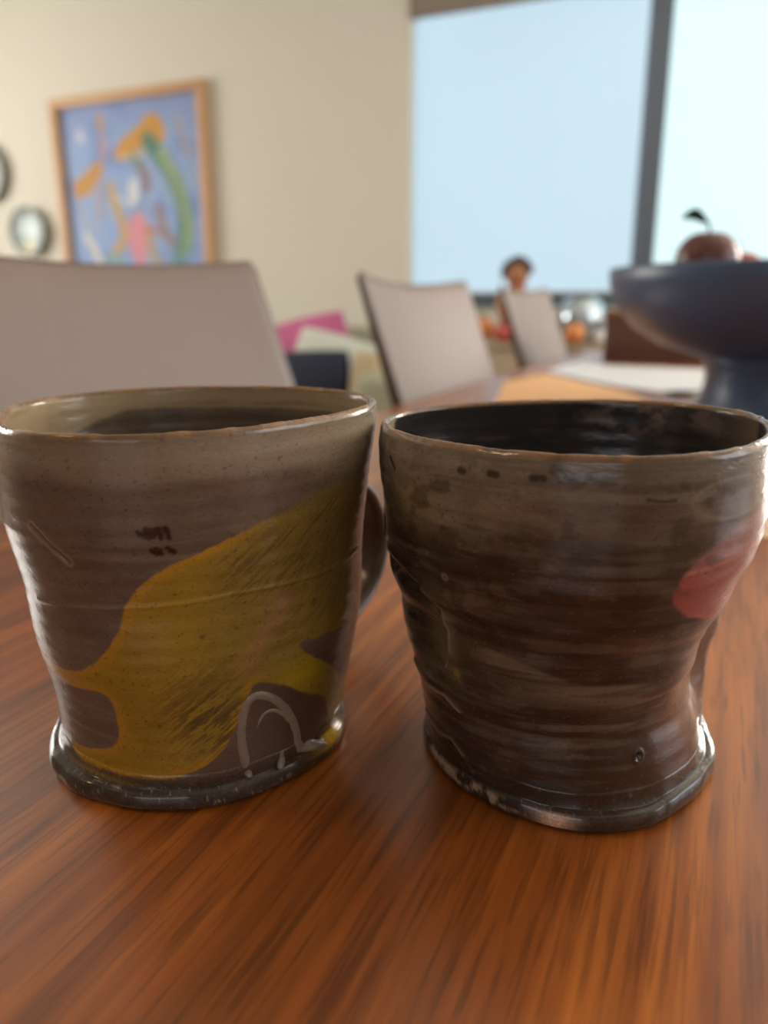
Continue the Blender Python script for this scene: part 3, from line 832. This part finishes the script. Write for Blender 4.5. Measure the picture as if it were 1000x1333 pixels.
# ------------------------------------------------------------------ fruit bowl and fruit
m_black = mat('hazed_black_ceramic', lin(74, 94, 126), .34, spec=.6, noise=.08, scale=12)  # black glaze, lens haze put into its lighter blue colour
bx_, by_ = .048, .996
bowl = thing('pedestal_bowl', 'black pedestal bowl holding fruit at the right edge', 'bowl', (bx_, by_, TZ))
lathe('bowl_body', [(.0, .058), (.06, .058), (.085, .064), (.128, .077), (.162, .097), (.183, .121), (.1915, .145), (.193, .160), (.1915, .1625), (.189, .160), (.187, .145), (.178, .123), (.157, .101), (.124, .083), (.08, .071), (.0, .068)], m_black, bowl, 96)
lathe('pedestal', [(.0, 0), (.084, 0), (.0855, .003), (.084, .008), (.0785, .02), (.0765, .04), (.079, .058), (.086, .066), (.0, .0662)], m_black, bowl, 80)

m_fr = mat('fruit_skin_dark', lin(104, 60, 56), .35, noise=.22, scale=26, bump=.15, bscale=220)
m_fr2 = mat('fruit_skin_red', lin(176, 82, 58), .3, noise=.2, scale=26, bump=.1, bscale=220)
m_stem = mat('fruit_stem', lin(70, 60, 36), .7, noise=.1)
m_leaf = mat('fruit_leaf', lin(52, 84, 58), .4, noise=.15, scale=60)
def fruit(label, cam_xy, z, r, m, leaf=False, sq=.92):
    X, Y = cw(*cam_xy)
    t = thing('fruit', label, 'fruit', (X, Y, TZ + z), YAW, group='fruit in the black bowl')
    pr = []
    for k in range(25):
        w = pi * k / 24; rr = r * sin(w); zz = -r * sq * cos(w)
        dip = .12 * r * math.exp(-((w - pi) / .35) ** 2) - .08 * r * math.exp(-(w / .35) ** 2)
        pr.append((max(rr, 1e-4), zz - dip))
    lathe('flesh', pr, m, t, 36)
    tube('stem', [(0, 0, r * sq * .86), (-.001, 0, r * sq + .003), (-.003, 0, r * sq + .009)], [.0018, .0014, .0016], m_stem, t, 8)
    if leaf:
        L, Wd = .030, .013; V = []; n = 12
        for i in range(n):
            s = i / (n - 1); w = Wd / 2 * sin(pi * min(1, s * .97 + .02)) ** .8
            for q in (-1, 0, 1): V.append((-.002 - s * L, q * w * .5, r * sq + .006 + .010 * sin(s * 2.6) - q * w * .85))
        F = grid_faces(n, 3, False).tolist()
        o = pyobj('leaf', V, F, m_leaf, t)
        md = o.modifiers.new('thickness', 'SOLIDIFY'); md.thickness = .0008
    return t
FB = (.449, .890)
fruit('dark round fruit with a green leaf on top of the bowl', (.350, .875), .170, .033, m_fr, True)
fruit('reddish fruit at the right of the leafy one', (.398, .905), .154, .030, m_fr2)
for i, (dx, dy) in enumerate(((-.085, -.02), (-.03, .065), (.03, -.06), (.075, .03), (.0, .0))):
    fruit(['low fruit under the leafy fruit in the bowl', 'low fruit at the far side of the bowl', 'low fruit at the near side of the bowl', 'low fruit at the right side of the bowl', 'low fruit in the bottom centre of the bowl'][i], (FB[0] + dx, FB[1] + dy), .1125 if i != 4 else .1005, .032, m_fr2 if i % 2 else m_fr)

# ------------------------------------------------------------------ papers, glare sheet, pen, box on the table
def sheet(name, label, cat, pts, m, z0=.0002, th=.0012, curl=.0):
    c = np.mean(pts, 0); X, Y = cw(*c)
    bm = bmesh.new()
    lo = [bm.verts.new((p[0] - c[0], p[1] - c[1], z0)) for p in pts]; hi = [bm.verts.new((p[0] - c[0], p[1] - c[1], z0 + th)) for p in pts]
    bm.faces.new(lo[::-1]); bm.faces.new(hi); n = len(pts)
    for i in range(n): bm.faces.new([lo[i], lo[(i + 1) % n], hi[(i + 1) % n], hi[i]])
    o = obj(name, bm, m, None, smooth=False); o.location = (X, Y, TZ); o.rotation_euler = (0, 0, YAW)
    return tag(o, label, cat)
m_cream = mat('cream_paper', lin(238, 206, 158), .6, noise=.03)
m_kraft = mat('golden_paper', lin(236, 178, 112), .55, noise=.03)
m_glare = mat('glare_white', lin(226, 226, 228), .5, noise=.02)
sheet('folder', 'golden paper folder lying beyond the right mug', 'folder', [(.135, .955), (.35, .99), (.35, 1.12), (.30, 1.43), (.20, 1.28)], m_kraft)
sheet('paper_sheet', 'cream paper corner showing right of the dark mug', 'paper', [(.194, .400), (.222, .384), (.40, .50), (.34, .62), (.20, .56)], m_cream)
sheet('glare_sheet', 'large white sheet added as window glare on the table before the brown box', 'paper', [(.314, 1.50), (.365, 1.217), (.416, 1.10), (.456, 1.06), (.56, 1.20), (.659, 1.537), (.474, 1.661), (.470, 1.83)], m_glare, th=.0008)  # window glare on the wood, put in as a pale sheet

m_pen = mat('dark_plastic', lin(52, 54, 56), .35, noise=.05)
X, Y = cw(.425, 1.078)
pen = thing('spoon', 'dark spoon lying on the table beside the black bowl', 'spoon', (X, Y, TZ + .0016), YAW + rad(10))
tube('spoon_handle', [(.012, 0, .0035), (.03, .0, .006), (.06, 0, .005), (.095, .002, .003)], [.0025, .0022, .0026, .003], m_pen, pen, 10)
V = []; n = 16
for i in range(7):
    f = i / 6
    for j in range(n):
        w = 2 * pi * j / n; V.append((-.012 + .026 * f * cos(w), .015 * f * sin(w), .0005 + .0045 * f * f))
o = pyobj('spoon_bowl', V, grid_faces(7, n, True), m_pen, pen); md = o.modifiers.new('thickness', 'SOLIDIFY'); md.thickness = .0012; md.offset = 1

m_box = mat('brown_box_wood', lin(112, 78, 66), .5, noise=.18, scale=20)
m_box2 = mat('box_trim', lin(150, 104, 74), .45, noise=.1)
bxp = thing('wooden_box', 'brown wooden box at the far end of the table', 'box', (-.10, 1.93, TZ), 0)
bw, bd, bh = .172, .09, .097
newbox('box_base', (-bw, bw, -bd, bd, 0, .012), m_box, bxp, bev=.002)
newbox('side_panel', (-bw, -bw + .012, -bd, bd, .012, bh), m_box, bxp, bev=.002); newbox('side_panel', (bw - .012, bw, -bd, bd, .012, bh), m_box, bxp, bev=.002)
newbox('front_panel', (-bw + .012, bw - .012, -bd, -bd + .012, .012, bh), m_box, bxp, bev=.002); newbox('back_panel', (-bw + .012, bw - .012, bd - .012, bd, .012, bh), m_box, bxp, bev=.002)
newbox('lid', (-bw - .004, bw + .004, -bd - .004, bd + .004, bh, bh + .014), m_box2, bxp, bev=.003)

# ------------------------------------------------------------------ picture and plates on the front wall
def painting():
    X0, X1, Z0, Z1 = -3.54, -2.52, .93, 1.95
    t = thing('framed_picture', 'framed blue painting with orange, pink and green shapes on wall', 'picture', ((X0 + X1) / 2, YF - .002, Z0))
    w = (X1 - X0) / 2; h = Z1 - Z0; f = .045
    m_fr_ = mat('oak_frame', lin(214, 170, 128), .5, noise=.1, scale=18)
    newbox('frame_rail', (-w, w, -.045, 0, 0, f), m_fr_, t, bev=.003); newbox('frame_rail', (-w, w, -.045, 0, h - f, h), m_fr_, t, bev=.003)
    newbox('frame_stile', (-w, -w + f, -.045, 0, f, h - f), m_fr_, t, bev=.003); newbox('frame_stile', (w - f, w, -.045, 0, f, h - f), m_fr_, t, bev=.003)
    n = 190; u, v = np.meshgrid(np.linspace(0, 1, n), np.linspace(0, 1, n))
    # picture plane coordinates; v = 0 at the top
    x, y = u * 100, v * 100
    wob = lambda s, k=1.5: k * (fbm(x / 5 + s, y / 5 + s, s) - .5)
    C = np.broadcast_to(np.array(lin(150, 178, 226)[:3]), (n, n, 3)).copy()
    C = mixc(C, lin(124, 152, 208)[:3], sstep(.45, .7, fbm(x / 14 + 3, y / 14 + 9, 91)) * .9)
    C = mixc(C, lin(160, 182, 218)[:3], sstep(.5, .75, fbm(x / 11 + 13, y / 11 + 2, 92)) * .6)
    C = mixc(C, lin(142, 156, 206)[:3], (1 - sstep(5, 25, y)) * .5)
    def pol(pts, c, k=1., soft=1.2, s=5):
        sd = poly_sd(x + wob(s), y + wob(s + 1), smooth_poly(pts, 1)); return mixc(C, lin(*c)[:3], (1 - sstep(-soft, soft, sd)) * k)
    def ln(pts, wd, c, k=1., s=7):
        g = seg_dist(x + wob(s), y + wob(s + 1), smooth_poly(pts, 2, False)); return mixc(C, lin(*c)[:3], (1 - sstep(wd * .6, wd * 1.4, g)) * k)
    C = pol([(37, 28), (44, 19), (57, 14), (63, 8), (71, 8), (76, 16), (75, 24), (66, 23), (53, 27), (42, 31)], (212, 156, 62))
    C = ln([(43, 29), (50, 30), (56, 29), (62, 27)], 1.6, (208, 196, 160), .8)
    C = ln([(64, 22), (73, 32), (82, 46), (86, 60), (86, 74), (81, 84)], 5.0, (76, 134, 116), .95)
    C = ln([(72, 28), (82, 42), (88, 58), (88, 72), (84, 82)], 3.0, (150, 178, 132), .8)
    for k in range(9):
        C = ln([(70 + k * 1.9, 31 + k * 5.2), (78 + k * 1.5, 29 + k * 5.6)], .6, (206, 208, 150), .7)
    C = ln([(80, 84), (75, 90), (70, 92)], 3.5, (118, 160, 160), .7)
    C = pol([(5, 40), (14, 36), (27, 28), (29, 33), (21, 46), (13, 49), (6, 49)], (204, 150, 70))
    C = ln([(9, 50), (11, 62), (13, 66)], 1.2, (190, 176, 164), .8); C = ln([(21, 47), (21, 60), (20, 68)], 1.2, (180, 174, 170), .7)
    C = ln([(29, 6), (31, 20), (30, 30), (26, 44), (24, 60)], 1.4, (186, 160, 160), .9)
    C = pol([(27, 4), (32, 4), (33, 14), (28, 14)], (200, 160, 110), .8)
    C = pol([(29, 18), (33, 18), (34, 26), (28, 26)], (206, 150, 160), .8)
    C = pol([(11, 12), (17, 11), (18, 19), (12, 20)], (206, 214, 230), .9)
    C = pol([(43, 68), (48, 59), (57, 59), (59, 68), (55, 90), (51, 93), (46, 83)], (226, 150, 166))
    C = ln([(34, 44), (36, 54), (41, 64), (41, 74), (34, 80)], 3.0, (206, 166, 90), .95)
    C = ln([(60, 68), (60, 80), (65, 88)], 2.2, (196, 160, 74), .9)
    C = ln([(68, 58), (70, 68), (76, 76)], 3.0, (160, 130, 122), .8); C = ln([(58, 68), (68, 70)], 1.6, (196, 110, 70), .7)
    C = pol([(47, 43), (52, 39), (55, 44), (54, 54), (49, 56), (46, 50)], (222, 224, 230))
    C = ln([(38, 49), (44, 53), (48, 55)], .9, (214, 224, 240), .9); C = ln([(56, 60), (62, 54), (64, 50)], .9, (190, 206, 232), .8)
    C = ln([(56, 34), (61, 40), (60, 46)], 3.0, (150, 112, 108), .85); C = ln([(52, 30), (57, 34)], 2.2, (120, 150, 120), .8)
    C = ln([(85, 12), (88, 22), (91, 30)], 1.6, (190, 160, 140), .7)
    C = ln([(12, 70), (19, 80), (24, 92), (34, 98)], 2.4, (220, 218, 208), .95)
    C = ln([(28, 84), (36, 82), (38, 94)], 3.0, (140, 176, 170), .7); C = ln([(52, 96), (62, 93), (70, 96)], 3.4, (214, 208, 190), .9)
    C = ln([(84, 88), (92, 80)], 3., (132, 158, 206), .5)
    P = np.stack([-w + f + u * 2 * (w - f), -.012 + 0 * u, h - f - v * (h - 2 * f) ], -1)
    V = P.reshape(-1, 3); k = n * n
    cv = pyobj('canvas', V, grid_faces(n, n, False)[:, ::-1], vmat('picture_paint', rough=.6, noise=.06, scale=60, bump=.1, bscale=120), t, col=C.reshape(-1, 3))
    newbox('backing_board', (-w + f, w - f, -.011, -.002, f, h - f), m_fr_, t)
painting()

m_rim = mat('plate_rim_dark', lin(112, 112, 104), .35, noise=.15, scale=40)
def wall_plate(label, X, Z, r, seed):
    t = thing('wall_plate', label, 'plate', (X, YF, Z), 0, group='round plates hung on the wall')
    n = 64; th = np.linspace(0, 2 * pi, n, endpoint=False)
    V = []
    prof = [(0, -.004), (r * .8, -.004), (r * .98, -.03), (r, -.045), (r * .985, -.05), (r * .93, -.046)]
    for rr, y in prof: V += [(rr * cos(a), y, rr * sin(a)) for a in th]
    pyobj('rim', V, grid_faces(len(prof), n, True), m_rim, t)
    rr = np.linspace(0.001, .94, 26)[:, None]; A = th[None, :]
    x, z = rr * np.cos(A), rr * np.sin(A)
    P = np.stack([x * r, -.016 - .03 * rr ** 3 + 0 * A, z * r], -1)
    C = np.broadcast_to(np.array(lin(206, 220, 220)[:3]), x.shape + (3,)).copy()
    C = mixc(C, lin(140, 156, 152)[:3], sstep(.5, .7, fbm(x * 3 + 20, z * 3 + 20, seed)) * .8)
    C = mixc(C, lin(168, 190, 196)[:3], sstep(.5, .7, fbm(x * 2.3 + 9, z * 2.3 + 9, seed + 3)) * .6)
    if seed == 5: C = mixc(C, lin(226, 196, 110)[:3], np.exp(-(((x + .12) / .24) ** 2 + ((z + .62) / .2) ** 2)))
    else: C = mixc(C, lin(228, 204, 140)[:3], np.clip(np.exp(-(((x - .0) / .38) ** 2 + ((z + .1) / .5) ** 2)) * 1.2, 0, 1))
    pyobj('painted_face', P.reshape(-1, 3), grid_faces(26, n, True), vmat('plate_face', rough=.25, noise=.05, scale=50, bump=0), t, col=C.reshape(-1, 3))
wall_plate('lower round wall plate with pale blue face and a yellow spot', -3.80, 1.290, .135, 5)
wall_plate('upper wall plate with cream flower, cut by the left edge', -4.10, 1.62, .165, 12)

# ------------------------------------------------------------------ sofa with cushions under the picture
m_sofa = mat('sage_linen', lin(176, 176, 150), .9, noise=.08, scale=60, bump=.25, bscale=500)
sofa = thing('sofa', 'pale sage green sofa against the wall behind the chairs', 'sofa', (-2.15, 3.02, 0))
newbox('base', (-1.05, 1.05, -.42, .42, .1, .30), m_sofa, sofa, bev=.02, seg=3)
newbox('backrest', (-1.05, 1.05, .22, .43, .30, .78), m_sofa, sofa, bev=.05, seg=4)
for sx in (-1, 1):
    newbox('arm', (sx * .96 - .1, sx * .96 + .1, -.43, .40, .28, .63), m_sofa, sofa, bev=.05, seg=4)
    newbox('seat_cushion', (min(0, sx * .86) + .004, max(0, sx * .86) - .004, -.44, .22, .302, .475), m_sofa, sofa, bev=.04, seg=4)
    for sy in (-1, 1): newbox('leg', (sx * .95 - .025, sx * .95 + .025, sy * .34 - .025, sy * .34 + .025, 0, .102), m_leg, sofa, bev=.004)

def cushion(label, loc, rot, w, d, h, m, m2=None):
    V, F = pillow_mesh(w, d, h)
    bm = bmesh.new(); vs = [bm.verts.new(v) for v in V]
    for f in F:
        bm.faces.new([vs[i] for i in f])
    o = obj('cushion', bm, m, None, autos=False)
    o.location = loc; o.rotation_euler = rot
    return tag(o, label, 'cushion', 'cushions on the sofa')
m_pinkc = mat('pink_cushion', lin(206, 110, 156), .9, noise=.15, scale=8, bump=.2, bscale=300)
m_palec = mat('pale_cushion', lin(222, 226, 214), .9, noise=.08, scale=8, bump=.2, bscale=300)
m_navy = mat('navy_cloth', lin(44, 50, 68), .9, noise=.1, scale=30, bump=.2, bscale=300)
m_tan = mat('tan_cushion', lin(196, 176, 142), .9, noise=.08, scale=12, bump=.2, bscale=300)
m_teal = mat('teal_cushion', lin(96, 136, 130), .9, noise=.08, scale=12, bump=.2, bscale=300)
cushion('bright pink cushion, topmost on the sofa', (-1.78, 3.135, .645), (rad(82), rad(-12), rad(0)), .44, .36, .12, m_pinkc)
cushion('pale white-green cushion leaning beside the pink cushion', (-1.565, 2.985, .605), (rad(80), rad(13), rad(0)), .42, .30, .12, m_palec)
cushion('navy blue cushion low on the sofa seat', (-1.60, 2.84, .585), (rad(80), rad(-3), 0), .36, .22, .12, m_navy)
cushion('tan cushion on the sofa, right of the navy one', (-1.345, 2.84, .585), (rad(80), rad(4), 0), .13, .22, .10, m_tan)

# ------------------------------------------------------------------ sideboard under the window and its ornaments
m_side = mat('sideboard_beige', lin(186, 166, 140), .5, noise=.08, scale=12)
sb = thing('sideboard', 'low beige sideboard under the window', 'cabinet', (-.29, 3.24, 0))
SBH = .73
newbox('carcass', (-.75, .95, -.2, .2, .08, SBH - .025), m_side, sb, bev=.003)
newbox('top', (-.77, .97, -.22, .215, SBH - .025, SBH), m_side, sb, bev=.004)
for k in range(4):
    x0 = -.735 + k * .4175
    d = newbox('door', (x0, x0 + .41, -.222, -.202, .1, SBH - .04), m_side, sb, bev=.003)
    hnd = newbox('handle', (x0 + (.36 if k % 2 == 0 else .04), x0 + (.37 if k % 2 == 0 else .05), -.24, -.222, .38, .5), m_pen, d, bev=.002)
for sx in (-.7, .9):
    for sy in (-.15, .15): newbox('leg', (sx - .02, sx + .02, sy - .02, sy + .02, 0, .082), m_leg, sb, bev=.002)

m_silver = mat('silver_glass', lin(190, 204, 214), .12, metal=.7, noise=.08, scale=15)
m_dark = mat('dark_ornament', lin(66, 66, 76), .35, noise=.2, scale=40)
m_amber = mat('amber_glaze', lin(222, 140, 74), .2, noise=.15, scale=30)
m_redb = mat('red_glaze', lin(190, 84, 70), .25, noise=.1)
m_skin = mat('carved_wood', lin(178, 122, 88), .5, noise=.15, scale=40)
m_hair = mat('dark_carved_wood', lin(66, 54, 52), .6, noise=.2, scale=60, bump=.4, bscale=90)

vx, vy = -.56, 3.17
v = thing('globe_vase', 'round silver glass vase on the sideboard right of the chairs', 'vase', (vx, vy, SBH))
lathe('vase_body', [(0, 0), (.05, 0), (.055, .006), (.075, .03), (.092, .07), (.095, .10), (.085, .14), (.062, .168), (.045, .178), (.047, .188), (.041, .186), (.04, .176), (0, .1)], m_silver, v, 48)
lathe('neck_ring', [(.046, .170), (.050, .173), (.052, .178), (.050, .183), (.046, .186)], m_dark, v, 48)

def ball(label, X, Y, r, m, cap=True):
    t = thing('bauble', label, 'ornament', (X, Y, SBH + .0), 0, group='small round ornaments on the sideboard')
    pr = [(max(1e-4, r * sin(pi * k / 20)), r - r * cos(pi * k / 20)) for k in range(21)]
    lathe('ball', pr, m, t, 32)
    lathe('cap', [(.0001, 2 * r - .002), (r * .22, 2 * r - .003), (r * .22, 2 * r + .008), (.0001, 2 * r + .01)], m_dark, t, 16)
ball('amber bauble in front of the silver vase', -.56, 3.03, .04, m_amber)
ball('dark bauble left of the silver vase', -.71, 3.10, .045, m_dark)
ball('dark bauble right of the silver vase', -.415, 3.12, .042, m_dark)
ball('white bauble on the sideboard edge near the brown box', -.47, 3.05, .028, mat('white_glaze', lin(225, 225, 225), .2, noise=.05))
ball('amber bauble seen between the two far chairs', -.95, 3.12, .05, m_amber)
ball('red bauble seen between the two far chairs', -.85, 3.06, .038, m_redb)

fg = thing('figurine', 'brown carved figurine with dark curled top behind farthest chair', 'figurine', (-.835, 3.20, SBH - .0), rad(15))
lathe('plinth', [(0, 0), (.06, 0), (.06, .02), (.05, .028), (0, .028)], m_hair, fg, 32)
lathe('torso', [(0, .026), (.04, .028), (.052, .06), (.075, .12), (.085, .165), (.07, .195), (.035, .21), (.028, .225), (0, .228)], m_skin, fg, 32)
pr = [(max(1e-4, .046 * sin(pi * k / 16)), .262 - .052 * cos(pi * k / 16)) for k in range(17)]
hd = lathe('head', pr, m_skin, fg, 24)
bm = bmesh.new(); rnd = random.Random(4)
for k in range(26):
    a = pi * (.05 + 1.0 * k / 25) + rnd.uniform(-.1, .1); b = rnd.uniform(-.5, 1)
    p = Vector((.05 * cos(a), -.01 + .028 * b, .275 + .045 * sin(a)))
    bmesh.ops.create_icosphere(bm, subdivisions=2, radius=rnd.uniform(.013, .019), matrix=__import__('mathutils').Matrix.Translation(p))
obj('curls', bm, m_hair, fg, autos=False)

# added warm fill lamp on the ceiling, out of view behind the camera
lp = thing('added_fill_lamp', 'round fill lamp added out of view behind the camera', 'lamp', (-1.6, -.6, ZC))
lathe('added_lamp_base', [(0, 0), (.18, 0), (.18, -.02), (.17, -.03), (0, -.03)], m_trim, lp, 40)
m_added_lamp = bpy.data.materials.new('added_lamp_glow'); m_added_lamp.use_nodes = True
_p = m_added_lamp.node_tree.nodes['Principled BSDF']; _p.inputs['Emission Color'].default_value = (1, .72, .42, 1); _p.inputs['Emission Strength'].default_value = 25
lathe('added_lamp_diffuser', [(.16, -.03), (.16, -.05), (.14, -.075), (.09, -.09), (0, -.095)], m_added_lamp, lp, 40)
